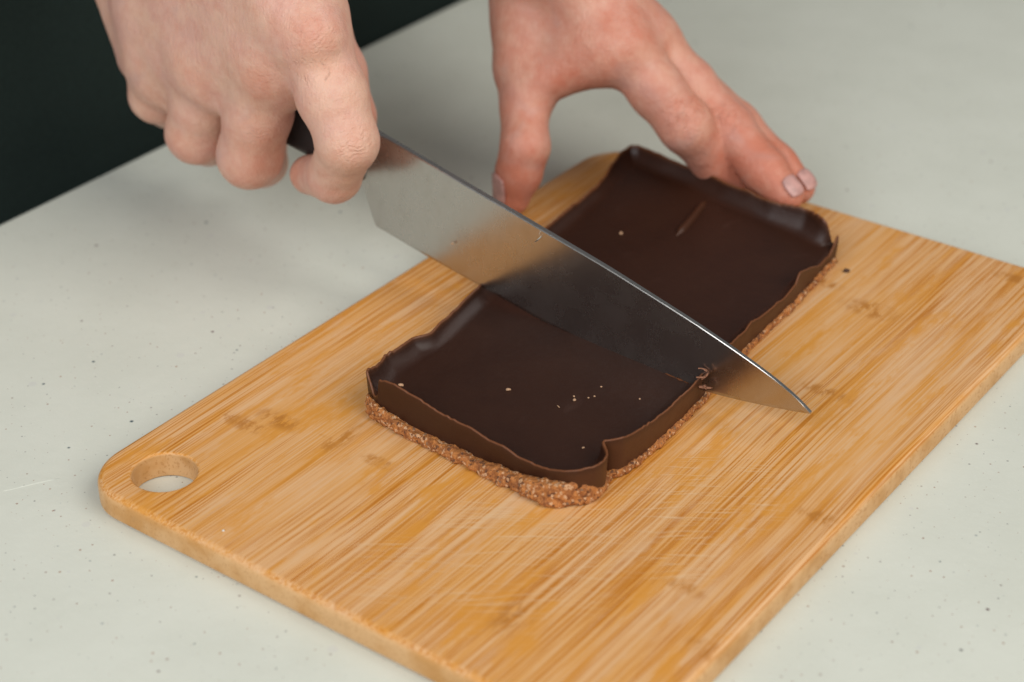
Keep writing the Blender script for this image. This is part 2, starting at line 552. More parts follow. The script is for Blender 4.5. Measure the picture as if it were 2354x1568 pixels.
# ------------------------------------------------------------------ board
def cutting_board():
    W, L, R = 0.2030, 0.2955, 0.0185
    def outline(inset):
        P = []
        for cx, cy, a0, rr in ((R, R, 180, R), (W - 0.018, 0.018, 270, 0.018), (W - 0.018, L - 0.018, 0, 0.018), (0.022, L - 0.022, 90, 0.022)):
            for k in range(15):
                a = math.radians(a0 + 90 * k / 14)
                P.append((cx + (rr - inset) * math.cos(a), cy + (rr - inset) * math.sin(a)))
        return P
    hc = atz(378, 1084, TB)[:2]
    def hole(rad):
        return [(hc[0] + rad * 1.02 * math.cos(2 * math.pi * k / 40), hc[1] + rad * 0.98 * math.sin(2 * math.pi * k / 40)) for k in range(40)]
    bm = bmesh.new()
    def ring(P, z): return [bm.verts.new((x, y, z)) for x, y in P]
    def bridge(a, b, flip=False):
        n = len(a)
        for i in range(n):
            j = (i + 1) % n
            f = (a[i], a[j], b[j], b[i])
            bm.faces.new(f[::-1] if flip else f)
    e = 0.0026
    prof = [(0.0010, 0.0), (0.0, 0.0010)]
    for k in range(6):
        a = math.pi / 2 * k / 5
        prof.append((e - e * math.cos(a), TB - e + e * math.sin(a)))
    rings = [ring(outline(i), z) for i, z in prof]
    for a, b in zip(rings[:-1], rings[1:]): bridge(a, b)
    hr = 0.0100
    hprof = [(hr + 0.0006, 0.0), (hr, 0.0006), (hr, TB - 0.0011), (hr + 0.0003, TB - 0.0004), (hr + 0.0010, TB)]
    hr_ = [ring(hole(r), z) for r, z in hprof]
    for a, b in zip(hr_[:-1], hr_[1:]): bridge(a, b, True)
    def fill(a, b):
        ed = []
        for lp in (a, b):
            for i in range(len(lp)):
                v1, v2 = lp[i], lp[(i + 1) % len(lp)]
                ed.append(bm.edges.get((v1, v2)) or bm.edges.new((v1, v2)))
        bmesh.ops.triangle_fill(bm, use_beauty=True, use_dissolve=False, edges=ed)
    fill(rings[-1], hr_[-1]); fill(rings[0], hr_[0])
    bmesh.ops.recalc_face_normals(bm, faces=bm.faces)
    o = bm_obj('cutting_board', bm, MAT['bamboo'])
    md = o.modifiers.new('wn', 'WEIGHTED_NORMAL'); md.keep_sharp = False; md.weight = 90
    tag(o, 'bamboo cutting board with rounded corners and a round hanging hole', 'cutting board')


cutting_board()

# ------------------------------------------------------------------ tart
FLOOR_Z = 0.0157


def floor_z(x, y):
    return FLOOR_Z + 0.0042 * np.clip((np.asarray(y, float) - .185) / .075, 0, 1) ** 1.4 * np.clip((.131 - np.asarray(x, float)) / .04, 0, 1)


def atfloor(px, py):
    p = atz(px, py, FLOOR_Z)
    for _ in range(12): p = atz(px, py, float(floor_z(p[0], p[1])))
    return p


RIM = [(.0570, .0787, .0188), (.0579, .0785, .0258), (.0692, .0782, .0258), (.0814, .0778, .0230), (.0953, .0775, .0222), (.1038, .0773, .0209),
       (.1154, .0770, .0196), (.1253, .0767, .0198), (.1310, .0770, .0212), (.1352, .0785, .0224), (.1377, .0830, .0222), (.1382, .0870, .0220),
       (.1372, .0912, .0220), (.1348, .0935, .0224), (.1328, .0945, .0236), (.1350, .0955, .0242), (.1374, .0985, .0243), (.1380, .1092, .0219),
       (.1377, .1245, .0207), (.1369, .1387, .0210), (.1361, .1478, .0219), (.1334, .1716, .0208), (.1316, .1860, .0200), (.1305, .2091, .0176),
           (.1300, .2190, .0186), (.1298, .2217, .0222), (.1290, .2300, .0200), (.1282, .2384, .0168), (.1272, .2490, .0155), (.1268, .2560, .0218),
           (.1262, .2570, .0160), (.1238, .2572, .0160), (.1219, .2562, .0240), (.1200, .2562, .0262), (.1125, .2590, .0262), (.0982, .2578, .0262), (.0770, .2603, .0262), (.0630, .2640, .0262),
           (.0458, .2660, .0262), (.0320, .2686, .0260), (.0283, .2670, .0258), (.0276, .2600, .0248), (.0313, .2452, .0232), (.0333, .2350, .0220),
           (.0351, .2027, .0205), (.0413, .1524, .0200), (.0446, .1334, .0205), (.0478, .1168, .0204), (.0473, .1142, .0209), (.0454, .1102, .0210),
           (.0460, .1038, .0210), (.0454, .0957, .0215), (.0480, .0891, .0222), (.0488, .0825, .0238), (.0518, .0809, .0205), (.0548, .0792, .0175)]


def gsmooth(A, sig):
    n = len(A)
    k = np.arange(-int(4 * sig) - 1, int(4 * sig) + 2)
    w = np.exp(-0.5 * (k / max(sig, 1e-6)) ** 2); w /= w.sum()
    out = np.zeros_like(A)
    for kk, ww in zip(k, w): out += ww * np.roll(A, -kk, 0)
    return out


def resample(P, step):
    P = np.array(P); Q = np.vstack([P, P[:1]])
    s = np.concatenate([[0], np.cumsum(np.linalg.norm(np.diff(Q, axis=0), axis=1))])
    n = int(s[-1] / step)
    t = np.arange(n) * s[-1] / n
    return np.stack([np.interp(t, s, Q[:, k]) for k in range(Q.shape[1])], 1)


def chocolate_tart():
    root = empty('chocolate_tart', (0.085, 0.17, TB))
    tag(root, 'long chocolate tart on biscuit base being cut on the board', 'tart')
    bpy.context.view_layer.update()
    off = np.array(root.location)
    R = resample(RIM, 0.00045)
    n = len(R)
    q = R.copy()
    q[:, :2] = gsmooth(R[:, :2], 2.2)
    q[:, 2] = gsmooth(R[:, 2:], 1.6)[:, 0]
    i = np.arange(n)
    z0 = np.zeros(n)
    q[:, 2] += 0.00045 * vnoise(i * 0.07, z0, z0, 3) + 0.00022 * vnoise(i * 0.33, z0, z0, 4) * (1 + 1.2 * vnoise(i * 0.05, z0, z0, 5))
    # slow waves of the thin wall
    T = np.roll(q[:, :2], -3, 0) - np.roll(q[:, :2], 3, 0)
    T /= np.linalg.norm(T, axis=1)[:, None]
    nin = np.stack([-T[:, 1], T[:, 0]], 1)          # inward (counter-clockwise path)
    B = gsmooth(R[:, :2], 18)
    TBv = np.roll(B, -8, 0) - np.roll(B, 8, 0)
    TBv /= np.linalg.norm(TBv, axis=1)[:, None]
    bn = gsmooth(np.stack([-TBv[:, 1], TBv[:, 0]], 1), 10)
    bn /= np.linalg.norm(bn, axis=1)[:, None]
    # medial line of the slab
    m0, m1 = np.array((.0925, .118)), np.array((.078, .228))
    tt = np.clip(((B - m0) @ (m1 - m0)) / ((m1 - m0) @ (m1 - m0)), 0, 1)
    med = m0 + tt[:, None] * (m1 - m0)
    wav = 0.00035 * vnoise(i * 0.03, z0, z0, 7)
    rings = []
    rim = []
    far = np.clip((R[:, 0] - .122) / .012, 0, 1)  # right wall tinted lighter: side light and board bounce put into the colour
    def add(xy, z, rv=0.0):
        rings.append(np.column_stack([xy, z])); rim.append(np.full(n, rv))
    zr = q[:, 2]
    qx = q[:, :2]
    zb = np.full(n, TB + 0.0022)
    for f in (0, .25, .5, .75):
        add(qx + nin * (wav * math.sin(math.pi * f) + 0.0006 * (1 - f))[:, None], zb + (zr - zb) * f, 0.08 + 0.22 * far)
    add(qx + nin * 0.00005, zr - 0.0006, 0.15)
    add(qx + nin * 0.00012, zr - 0.00015, 1.0)
    add(qx + nin * 0.00040, zr, 1.0)
    add(qx + nin * 0.00075, zr - 0.0002, 0.9)
    add(qx + nin * 0.00095, zr - 0.0008, 0.2)
    top = np.maximum(gsmooth(zr[:, None], 14)[:, 0] - 0.0018, floor_z(qx[:, 0], qx[:, 1]) + 0.0003)
    add(qx + nin * 0.0012, top)
    # fillet down onto the floor
    a0 = qx + nin * 0.0012
    bi = B + bn * 0.0062
    for f in (.15, .3, .45, .6, .75, .9, 1.0):
        g = f
        xy = a0 * (1 - g) + bi * g
        fz = floor_z(xy[:, 0], xy[:, 1])
        z = fz + (top - fz) * (1 - g) ** 2.4
        add(xy, z)
    for f in (.06, .13, .22, .31, .42, .53, .65, .77, .88, .95, 1.0):
        xy = bi * (1 - f) + med * f
        add(xy, floor_z(xy[:, 0], xy[:, 1]) + 0.00018 * vnoise(xy[:, 0] * 70, xy[:, 1] * 70, z0, 9) * min(1, f * 4))
    V = np.concatenate(rings) - off
    Fc = []
    for r in range(len(rings) - 1):
        a = r * n + i; b = r * n + (i + 1) % n
        Fc.append(np.stack([a, b, b + n, a + n], 1))
    Fc = np.concatenate(Fc)
    o = mesh_obj('chocolate_shell', V, Fc, MAT['choc'], root)
    at = o.data.attributes.new('rim', 'FLOAT', 'POINT')
    at.data.foreach_set('value', np.concatenate(rim).astype(np.float32))
    # raised stroke on the far half
    p0, p1 = atfloor(1553, 543) - off, atfloor(1626, 461) - off
    V, Fc = [], []
    d = (p1 - p0); d /= np.linalg.norm(d); w = np.array((d[1], -d[0], 0))
    N = 24
    for k in range(N + 1):
        f = k / N
        c = p0 + (p1 - p0) * f + w * 0.0003 * math.sin(5 * f)
        s = min(1, 6 * f + 0.15, 6 * (1 - f) + 0.15) * (1 - 0.2 * f)
        for a in range(7):
            th = math.pi * a / 6
            V.append(c + w * (0.0017 * s * math.cos(th)) + np.array((0, 0, 0.0020 * s * math.sin(th) - 0.0002)))
        if k:
            for a in range(6):
                b = 7 * k + a
                Fc.append((b - 7, b, b + 1, b - 6))
    rs = mesh_obj('raised_stroke', [tuple(x) for x in V], Fc, MAT['choc'], root)
    rs.data.attributes.new('rim', 'FLOAT', 'POINT').data.foreach_set('value', np.full(len(V), .18, np.float32))  # whole stroke tinted lighter, its lit side painted into the colour
    # thin burr of split chocolate along the cut
    V, Fc = [], []
    a, b = atz(1345, 772, FLOOR_Z) - off, atz(1588, 883, FLOOR_Z) - off
    for k in range(61):
        f = k / 60
        c = a + (b - a) * f + np.array((0, -0.0004 + 0.0003 * float(vnoise(np.array([k * .5]), np.array([0.]), np.array([0.]), 51)[0]), 0))
        w = (0.00010 + 0.00012 * f * abs(float(vnoise(np.array([k * .33]), np.array([1.]), np.array([0.]), 52)[0]))) * min(1, 8 * f, 8 * (1 - f) + .2)
        V += [c + np.array((0, -w * 1.6, -.0003)), c + np.array((0, -w * .3, w * 2.2)), c + np.array((0, w * 2.0, -.0003))]
        if k:
            q_ = 3 * k
            Fc += [(q_ - 3, q_, q_ + 1, q_ - 2), (q_ - 2, q_ + 1, q_ + 2, q_ - 1)]
    ce = mesh_obj('cut_edge', [tuple(x) for x in V], Fc, MAT['choc'], root)
    ce.data.attributes.new('rim', 'FLOAT', 'POINT').data.foreach_set('value', np.full(len(V), 1.0, np.float32))
    # crumbs of chocolate pushed up where the knife has split the wall
    V, Fc = [], []
    for (px, py, z, dx, dz, wd, curl) in [(1612, 872, .0215, .0006, .0030, .0009, 1.2), (1607, 890, .0185, .0022, .0010, .0008, 2.0),
                                          (1622, 862, .0226, -.0012, .0016, .0007, 1.6), (1616, 893, .0175, .0014, .0016, .0009, -1.8),
                                          (1600, 868, .0224, .0018, .0008, .0005, 1.0)]:
        p = atz(px, py, z) - off
        b0 = len(V)
        for k in range(9):
            f = k / 8
            c = p + 1.5 * np.array((dx * f + 0.0007 * math.sin(curl * f * 3), 0.0006 * math.sin(curl * 2 * f), dz * f * math.cos(curl * f * 0.6)))
            ww = 1.3 * wd * (0.5 + 0.5 * math.sin(math.pi * min(1, f + .2)))
            V.append(c + np.array((ww * .3, -ww * .5, 0))); V.append(c + np.array((-ww * .3, ww * .2, ww * .5))); V.append(c + np.array((ww * .2, ww * .4, -ww * .2)))
            if k:
                a = b0 + 3 * k
                Fc += [(a - 3, a, a + 1, a - 2), (a - 2, a + 1, a + 2, a - 1), (a - 1, a + 2, a, a - 3)]
    sh = mesh_obj('chocolate_shavings', [tuple(x) for x in V], Fc, MAT['shaving'], root)
    at = sh.data.attributes.new('rim', 'FLOAT', 'POINT')
    at.data.foreach_set('value', np.full(len(V), 1.0, np.float32))
    # ---- biscuit base, grown from a noisy distance field
    h = 0.00056
    F = Field((.020, .066, TB - 0.0006), (.146, .282, TB + 0.0105), h)
    X = F.ax[0][:, None].astype(float); Y = F.ax[1][None, :].astype(float)
    poly = resample(gsmooth(resample(RIM, 0.001)[:, :2], 3.5), 0.003)
    nxt = np.roll(poly, -1, 0)
    D = np.full((F.n[0], F.n[1]), 1.0); ins = np.zeros((F.n[0], F.n[1]), bool)
    for (ax, ay), (bx, by) in zip(poly, nxt):
        ex, ey = bx - ax, by - ay
        t = np.clip(((X - ax) * ex + (Y - ay) * ey) / (ex * ex + ey * ey), 0, 1)
        D = np.minimum(D, np.hypot(X - ax - ex * t, Y - ay - ey * t))
        c = ((ay <= Y) != (by <= Y)) & (X < ax + (Y - ay) * ex / (ey if abs(ey) > 1e-12 else 1e-12))
        ins ^= c
    D = np.where(ins, -D, D)
    near = np.clip(1 - (Y - .080) / 0.008, 0, 1) + 0 * X
    prof = np.interp(X, [.045, .056, .062, .070, .082, .105, .118, .127, .134, .140], [.0070, .0068, .0052, .0038, .0033, .0038, .0052, .0072, .0088, .0068]) + 0 * Y
    H = near * prof + (1 - near) * 0.0030
    outw = near * np.interp(X, [.05, .065, .085, .1045, .126, .1305, .134, .139], [.0018, .0026, .0036, .0047, .0054, .0044, .0012, .0010]) + (1 - near) * 0.0009
    Z = F.ax[2][None, None, :]
    XX, YY, ZZ = np.broadcast_arrays(X[:, :, None], Y[:, :, None], Z)
    nz = (0.00036 * vnoise(XX * 330, YY * 330, ZZ * 330, 21) + 0.00062 * vnoise(XX * 760, YY * 760, ZZ * 760, 22) + 0.0003 * vnoise(XX * 150, YY * 150, ZZ * 150, 23) + 0.0005 * vnoise(XX * 1150, YY * 1150, ZZ * 1150, 24))
    zc = (Z - TB)
    lean = np.clip(zc / 0.008, -1, 1)
    und = 0.0012 * np.clip(1 - zc / 0.0022, 0, 1.3) ** 2
    dxy = D[:, :, None] - outw[:, :, None] * (1 - 0.45 * np.clip(zc / np.maximum(H[:, :, None], .001), 0, 1)) + und
    dz = zc - H[:, :, None]
    k = 0.0009
    a = np.maximum(dxy + k, 0); b = np.maximum(dz + k, 0)
    sd = np.minimum(np.maximum(dxy + k, dz + k), 0) + np.hypot(a, b) - k
    sd = np.maximum(sd + nz, (TB + 0.0001 - Z))
    V, Q = surface_nets(sd.astype(np.float32), F.lo, h)
    mesh_obj('biscuit_base', V - off, Q, MAT['crust'], root)
    # stray biscuit grains stuck on the front of the base
    return root


chocolate_tart()

# ------------------------------------------------------------------ knife
KA = atz(1100, 655, .0195)
KB = atz(1580, 880, .0155)
KD = KB - KA; KD[2] = 0; KD /= np.linalg.norm(KD)
KN = np.array([-KD[1], KD[0], 0.0])           # away from the camera side


def kp(px, py, o=0.0):
    """point of the photograph on the plane o mm to the camera's side of the blade"""
    return atplane(px, py, KA - KN * o / 1000, KN)


def chef_knife():
    root = empty('chef_knife', tuple(KA))
    root.rotation_euler = (0, 0, math.atan2(KD[1], KD[0]))
    tag(root, "wide steel chef's knife with black handle cutting into the tart", 'knife')
    zA = KA[2]
    sp_u = [-.060, -.0455, .0569, .080, .0919, .1087, .1219, .1302, .1345, .1357]
    sp_z = [.0668, .0648, .0466, .0416, .0390, .0346, .0306, .0272, .0249, .0236]
    ed_u = [-.060, -.0546, -.0525, -.0500, -.049, -.0246, 0, .03, .06, .085, .0999, .1099, .1228, .1310, .1357]
    ed_z = [.0445, .0403, .0340, .0275, .0262, .0225, .0195, .0156, .0135, .0138, .0156, .0172, .0198, .0217, .0230]
    us = np.unique(np.concatenate([np.linspace(-.060, .128, 76), np.linspace(.128, .1357, 16), [-.0546, -.0525, -.0500, -.049]]))
    ks = 14
    zs = np.interp(us, sp_u, sp_z); ze = np.interp(us, ed_u, ed_z)
    # smooth the spine a little
    from_u = np.linspace(us[0], us[-1], 400)
    zz = np.interp(from_u, sp_u, sp_z); kk = np.exp(-0.5 * (np.arange(-24, 25) / 8.0) ** 2); kk /= kk.sum()
    zz = np.convolve(np.concatenate([2 * zz[0] - zz[24:0:-1], zz, 2 * zz[-1] - zz[-2:-26:-1]]), kk, 'valid')
    zs = np.interp(us, from_u, zz)
    w = np.ones(5) / 5
    ze = np.minimum(ze, zs - 0.00015)
    V = []; Fc = []
    nu = len(us)
    def half(f, hgt, u):
        t0 = 0.00115 * (1 - 0.45 * np.clip(u / 0.1357, 0, 1))
        full = 0.040
        if f >= 1.0: return 0.00004
        return max(0.00030, t0 * (1 - f * min(1, hgt / full + 0.25)) if f > 0.0 else t0 * 0.80)
    for side in (-1, 1):
        for i in range(nu):
            hgt = zs[i] - ze[i]
            for k in range(ks + 1):
                f = 0.0 if k == 0 else (1.0 if k == ks else 0.012 + (k - 1) / (ks - 2) * (1 - 0.0011 / max(hgt, .003) - 0.012))
                V.append((us[i], side * half(f, hgt, us[i]), zs[i] - f * hgt - zA))
    m = ks + 1
    for sd in range(2):
        b = sd * nu * m
        for i in range(nu - 1):
            for k in range(ks):
                a = b + i * m + k
                f = (a, a + 1, a + m + 1, a + m)
                Fc.append(f if sd == 0 else f[::-1])
    o2 = nu * m
    for i in range(nu - 1):
        a = i * m
        Fc.append((a, a + m, o2 + a + m, o2 + a))
        a = i * m + ks
        Fc.append((a + m, a, o2 + a, o2 + a + m))
    for k in range(ks):
        Fc.append((k + 1, k, o2 + k, o2 + k + 1))
        a = (nu - 1) * m + k
        Fc.append((a, a + 1, o2 + a + 1, o2 + a))
    bl = mesh_obj('blade', V, Fc, MAT['steel'], root)
    bl.data.set_sharp_from_angle(angle=math.radians(7))
    # handle: rounded section swept along its curved axis
    st = [(-.056, .0540, .0105, .0060), (-.060, .0545, .0115, .0075), (-.075, .0575, .0108, .0082), (-.095, .0600, .0108, .0086),
          (-.115, .0620, .0112, .0088), (-.135, .0638, .0118, .0088), (-.155, .0645, .0128, .0088), (-.168, .0635, .0135, .0082), (-.174, .0625, .0115, .0060), (-.176, .0620, .0070, .0030)]
    def sweep(stations, p=3.0, nseg=28):
        V, Fc = [], []
        for (u, zc, hz, hy) in stations:
            for k in range(nseg):
                a = 2 * math.pi * k / nseg
                ca, sa = math.cos(a), math.sin(a)
                V.append((u, hy * math.copysign(abs(ca) ** (2 / p), ca), zc - zA + hz * math.copysign(abs(sa) ** (2 / p), sa)))
        for i in range(len(stations) - 1):
            for k in range(nseg):
                j = (k + 1) % nseg
                Fc.append((i * nseg + k, i * nseg + j, (i + 1) * nseg + j, (i + 1) * nseg + k))
        Fc.append(tuple(range(nseg))[::-1]); e = (len(stations) - 1) * nseg
        Fc.append(tuple(range(e, e + nseg)))
        return V, Fc
    fine = []
    for (a, b) in zip(st[:-1], st[1:]):
        for f in (0, .5): fine.append(tuple(x * (1 - f) + y * f for x, y in zip(a, b)))
    fine.append(st[-1])
    hd = mesh_obj('handle', *sweep(fine), MAT['handle'], root)
    mesh_obj('bolster', *sweep([(-.0535, .0548, .0112, .0018), (-.0545, .0546, .0118, .0034), (-.0565, .0544, .0120, .0058), (-.0580, .0544, .0119, .0072), (-.0592, .0544, .0116, .0074)]), MAT['steel'], root)
    for u in (-.085, -.115, -.145):
        zc = np.interp(-u, [.075, .095, .115, .135, .155], [.0575, .0600, .0620, .0638, .0645]) - zA
        V, Fc = [], []
        for s_ in (-.0092, .0092):
            for k in range(16):
                a = 2 * math.pi * k / 16
                V.append((u + .003 * math.cos(a), s_, zc + .003 * math.sin(a)))
        Fc = [(k, (k + 1) % 16, 16 + (k + 1) % 16, 16 + k) for k in range(16)] + [tuple(range(16))[::-1], tuple(range(16, 32))]
        mesh_obj('rivet', V, Fc, MAT['rivet'], hd, smooth=False)
    return root


knife = chef_knife()


# ------------------------------------------------------------------ crumbs
def crumb(px, py, z, r, mat, label, group=None, name='crumb', stretch=(1, 1, .7)):
    bm = bmesh.new()
    bmesh.ops.create_icosphere(bm, subdivisions=2, radius=r)
    sd = random.uniform(0, 20)
    for v in bm.verts:
        c = v.co / r
        f = 1 + 0.35 * float(vnoise(np.array([c.x * 1.6 + sd]), np.array([c.y * 1.6]), np.array([c.z * 1.6]), 31)[0])
        v.co = Vector((c.x * stretch[0], c.y * stretch[1], c.z * stretch[2])) * r * f
    o = bm_obj(name, bm, mat)
    p = atz(px, py, z)
    o.location = (p[0], p[1], z + r * stretch[2] * 0.7)
    o.rotation_euler = (0, 0, random.uniform(0, 6))
    return tag(o, label, 'crumb', group)


G = 'pale crumbs on the chocolate in front of the knife'
crumb(1168, 897, FLOOR_Z, .00062, MAT['crumb'], 'largest pale crumb near the middle of the chocolate before the knife', G, stretch=(1.4, .8, .7))
crumb(1320, 921, FLOOR_Z, .00055, MAT['crumb'], 'paired pale crumb below the cut on the chocolate', G)
for px, py, r, lb in [(1352, 915, .00030, 'speck of pale crumb just right of the paired crumb'), (1366, 912, .00034, 'speck of pale crumb second to the right of the paired crumb'),
                      (1381, 890, .00036, 'tiny pale crumb above the row of specks, nearest the knife'), (1340, 1030, .00040, 'tiny pale crumb by the front right corner of the chocolate'),
                      (1470, 918, .00034, 'lone tiny pale crumb halfway to the right wall of the chocolate'), (876, 855, .00040, 'tiny pale crumb in the far left corner of the near half'),
                      (1319, 912, .00036, 'upper grain touching the paired pale crumb')]:
    crumb(px, py, FLOOR_Z, r, MAT['crumb'], lb, G)
crumb(1283, 935, FLOOR_Z, .00034, MAT['crumb'], 'thin pale sliver of crumb on the chocolate in front of the knife', G, stretch=(.5, 2.4, .5))
crumb(922, 887, .0258, .00065, MAT['crumb'], 'pale flake on the rim of the near chocolate wall', name='crumb', stretch=(1.4, .8, .8))
crumb(1427, 538, float(atfloor(1427, 538)[2]), .0007, MAT['crumb'], 'blurred orange crumb on the chocolate behind the knife')
crumb(1945, 625, TB, .0011, MAT['darkcrumb'], 'dark crumb on the board beside the far end of the tart')
crumb(513, 1221, TB, .0004, MAT['whitecrumb'], 'tiny white crumb on the board right of the hanging hole')


# small things stuck to the blade
cb = crumb(1040, 560, .02, .0005, MAT['crumb'], 'tiny orange crumb stuck to the flat of the blade near the heel')
cb.location = tuple(kp(1040, 560, 1.2))
FV, FF = [], []
fp = [kp(x, y, 1.35) for x, y in ((1243, 531), (1240, 535), (1239, 539), (1244, 543), (1238, 549), (1229, 557))]
for i_, p in enumerate(fp):
    r_ = 0.00007 if i_ < 4 else 0.00016
    FV += [tuple(p + np.array((r_, 0, 0))), tuple(p + np.array((-r_ * .5, -r_ * .6, r_ * .6))), tuple(p + np.array((-r_ * .5, r_ * .3, -r_ * .8)))]
    if i_:
        a_ = 3 * i_
        FF += [(a_ - 3, a_, a_ + 1, a_ - 2), (a_ - 2, a_ + 1, a_ + 2, a_ - 1), (a_ - 1, a_ + 2, a_, a_ - 3)]
tag(mesh_obj('lint_fibre', FV, FF, MAT['whitecrumb']), 'thin white lint fibre clinging to the upper part of the blade', 'fibre')


# ------------------------------------------------------------------ person
def hand_mesh(F, palm, fingers, kp_=0.010, knuckles=()):
    P = F.new()
    for a, ra, b, rb in palm: F.cone(P, a, ra, b, rb, kp_)
    for c, r, k in knuckles: F.cone(P, c, r, np.array(c) + 1e-5, r, k)
    tot = None
    for pts, k in fingers:
        f = smin(P, F.chain(pts, 0.0035), k)
        tot = f if tot is None else smin(tot, f, 0.0005)
    I = np.argwhere(np.abs(tot) < 0.003)
    W = F.lo + I * F.h
    x, y, z = W.T
    dn = 0.00030 * vnoise(x * 95, y * 95, z * 95, 61) + 0.00014 * vnoise(x * 230, y * 230, z * 230, 62) + 0.00006 * vnoise(x * 520, y * 520, z * 520, 63)
    tot[I[:, 0], I[:, 1], I[:, 2]] += dn.astype(np.float32)
    V, Q = surface_nets(tot, F.lo, F.h)
    return laplace(V, Q, 2, 0.4), Q


mm = 0.001


def right_hand():
    k = kp
    I0, I1, I2, I3, I4 = k(612, -190, 8), k(722, 95, 17), k(798, 325, 22), k(768, 404, 17), k(712, 402, 8.5)
    M0, M1, M2, M3, M4_ = k(525, -230, 8), k(612, 158, 20), k(574, 358, 21), k(600, 372, -3), k(612, 330, -13)
    R0, R1, R2, R3, R4 = k(435, -220, 6), k(475, 165, 20), k(452, 306, 20), k(480, 325, -4), k(492, 285, -13)
    P0, P1, P2, P3, P4 = k(340, -200, 2), k(374, 178, 15), k(361, 220, 15.5), k(388, 245, -4), k(400, 215, -12)
    palm = [(I0, 13 * mm, I1, 11.5 * mm), (M0, 13 * mm, M1, 12 * mm), (R0, 13 * mm, R1, 11.5 * mm), (P0, 14 * mm, P1, 10.5 * mm),
            (k(298, -90, 2), 17 * mm, k(345, 120, 8), 12.5 * mm), (k(560, -60, 0), 15 * mm, k(420, 60, 0), 14 * mm),
            (k(640, -60, 4), 14 * mm, k(540, 80, 4), 12 * mm),
            (k(615, -160, -4), 14 * mm, k(728, 60, -8), 10 * mm),
            (k(690, 78, 17), 11 * mm, k(490, 138, 18), 11 * mm), (k(490, 138, 18), 11 * mm, k(392, 150, 14), 10.5 * mm), (k(350, -60, 4), 14 * mm, k(372, 110, 10), 12 * mm),
            (k(672, 20, 15.5), 13 * mm, k(400, 85, 13.5), 13 * mm), (k(652, -40, 14), 13 * mm, k(375, 20, 11.5), 14 * mm), (k(630, -95, 12), 13 * mm, k(370, -60, 9.5), 14 * mm), (k(690, 55, 17), 12.3 * mm, k(395, 120, 14), 11.8 * mm), (k(665, -10, 15.5), 13 * mm, k(380, 52, 12.6), 13.5 * mm), (k(640, -65, 13.5), 13 * mm, k(380, -18, 11), 14 * mm), (k(610, -150, 10), 13 * mm, k(370, -130, 8), 14 * mm),
            (k(665, 130, 15), 10 * mm, k(590, 170, 16), 9.5 * mm), (k(545, 130, 19), 10 * mm, k(536, 200, 18.5), 9.5 * mm), (k(428, 140, 17), 9.5 * mm, k(416, 196, 15.5), 8.8 * mm), (k(675, 110, 17), 10 * mm, k(664, 182, 15), 9.2 * mm),
            (k(540, -230, 0), 20 * mm, (-.15, .145, .158), 26 * mm), (k(460, -230, 0), 20 * mm, (-.15, .145, .158), 26 * mm),
            ((-.15, .145, .158), 26 * mm, (-.25, .105, .185), 33 * mm)]
    mid = lambda a, b, f: a * (1 - f) + b * f
    fingers = [([(I1, 11.8 * mm), (mid(I1, I2, .55), 11.8 * mm), (I2, 10.3 * mm), (I3, 9.0 * mm), (I4, 7.3 * mm)], .0035),
               ([(M1, 12.2 * mm), (mid(M1, M2, .5), 11.9 * mm), (M2, 11.5 * mm), (M3, 9.3 * mm), (M4_, 8 * mm)], .0035),
               ([(R1, 11.8 * mm), (mid(R1, R2, .5), 11.2 * mm), (R2, 11.0 * mm), (R3, 9 * mm), (R4, 7.6 * mm)], .0035),
               ([(P1, 10.8 * mm), (P2, 10.2 * mm), (P3, 8 * mm), (P4, 7 * mm)], .0035),
               ([(k(728, 55, -8), 10.5 * mm), (k(779, 170, -11), 9.8 * mm), (k(806, 268, -11), 8.6 * mm), (k(812, 300, -11), 7.5 * mm)], .006)]
    kn = [(k(726, 85, 22.5), 6 * mm, .012), (k(612, 155, 24.5), 6 * mm, .012), (k(472, 155, 24.2), 6 * mm, .012), (k(366, 162, 19.5), 6 * mm, .012)]
    allp = np.array([p for f, _ in fingers for p, _r in f] + [P0, I0, M0])
    lo = allp.min(0) - 0.024; hi = allp.max(0) + 0.024
    lo = np.minimum(lo, (-.262, .07, .02)); hi = np.maximum(hi, (-.02, .19, .215))
    F = Field(lo, hi, 0.00095)
    V, Q = hand_mesh(F, palm, fingers, 0.010, kn)
    blush_and_shade = [(k(728, 85, 28), .008, .25), (k(800, 170, 30), .009, .30), (k(822, 335, 32), .0075, .85), (I4, .012, .55), (I3, .012, .3),
             (k(612, 170, 30), .011, .22), (k(470, 170, 30), .009, .30), (k(365, 168, 24), .008, .18), (k(575, 400, 30), .012, .40), (k(440, 350, 28), .012, .35), (k(590, 330, 32), .009, .3),
             (k(690, 60, 28), .010, .22), (k(600, 205, 32), .008, .3), (k(375, 260, 22), .009, .25), (k(825, 250, -10), .014, .5)]
    crease = [(k(822, 335, 32), I2 - I1, .010, 1.0), (k(700, 150, 27), M1 - I1 + np.array((0, 0, .012)), .008, .55), (k(455, 330, 30), R2 - R1, .008, .4), (k(625, 345, 30), M2 - M1, .008, .55), (k(590, 425, 24), M2 - M1, .007, .35), (k(800, 290, 32), I2 - I1, .010, .3), (k(745, 100, 28), I2 - I1, .012, .35), (k(780, 180, 30), I2 - I1, .010, .12),
              (k(595, 330, 32), M2 - M1, .009, .45), (k(610, 170, 30), M2 - M1, .010, .3), (k(475, 165, 30), R2 - R1, .009, .25), (k(290, 160, 10), P1 - P0, .012, .6)]
    nails = [(k(690, 378, 9.5), np.array([-.6, -.5, .55]), np.array([-.75, .3, -.25]), .0052, .0060)]
    return V, Q, blush_and_shade, crease, 0.05, nails


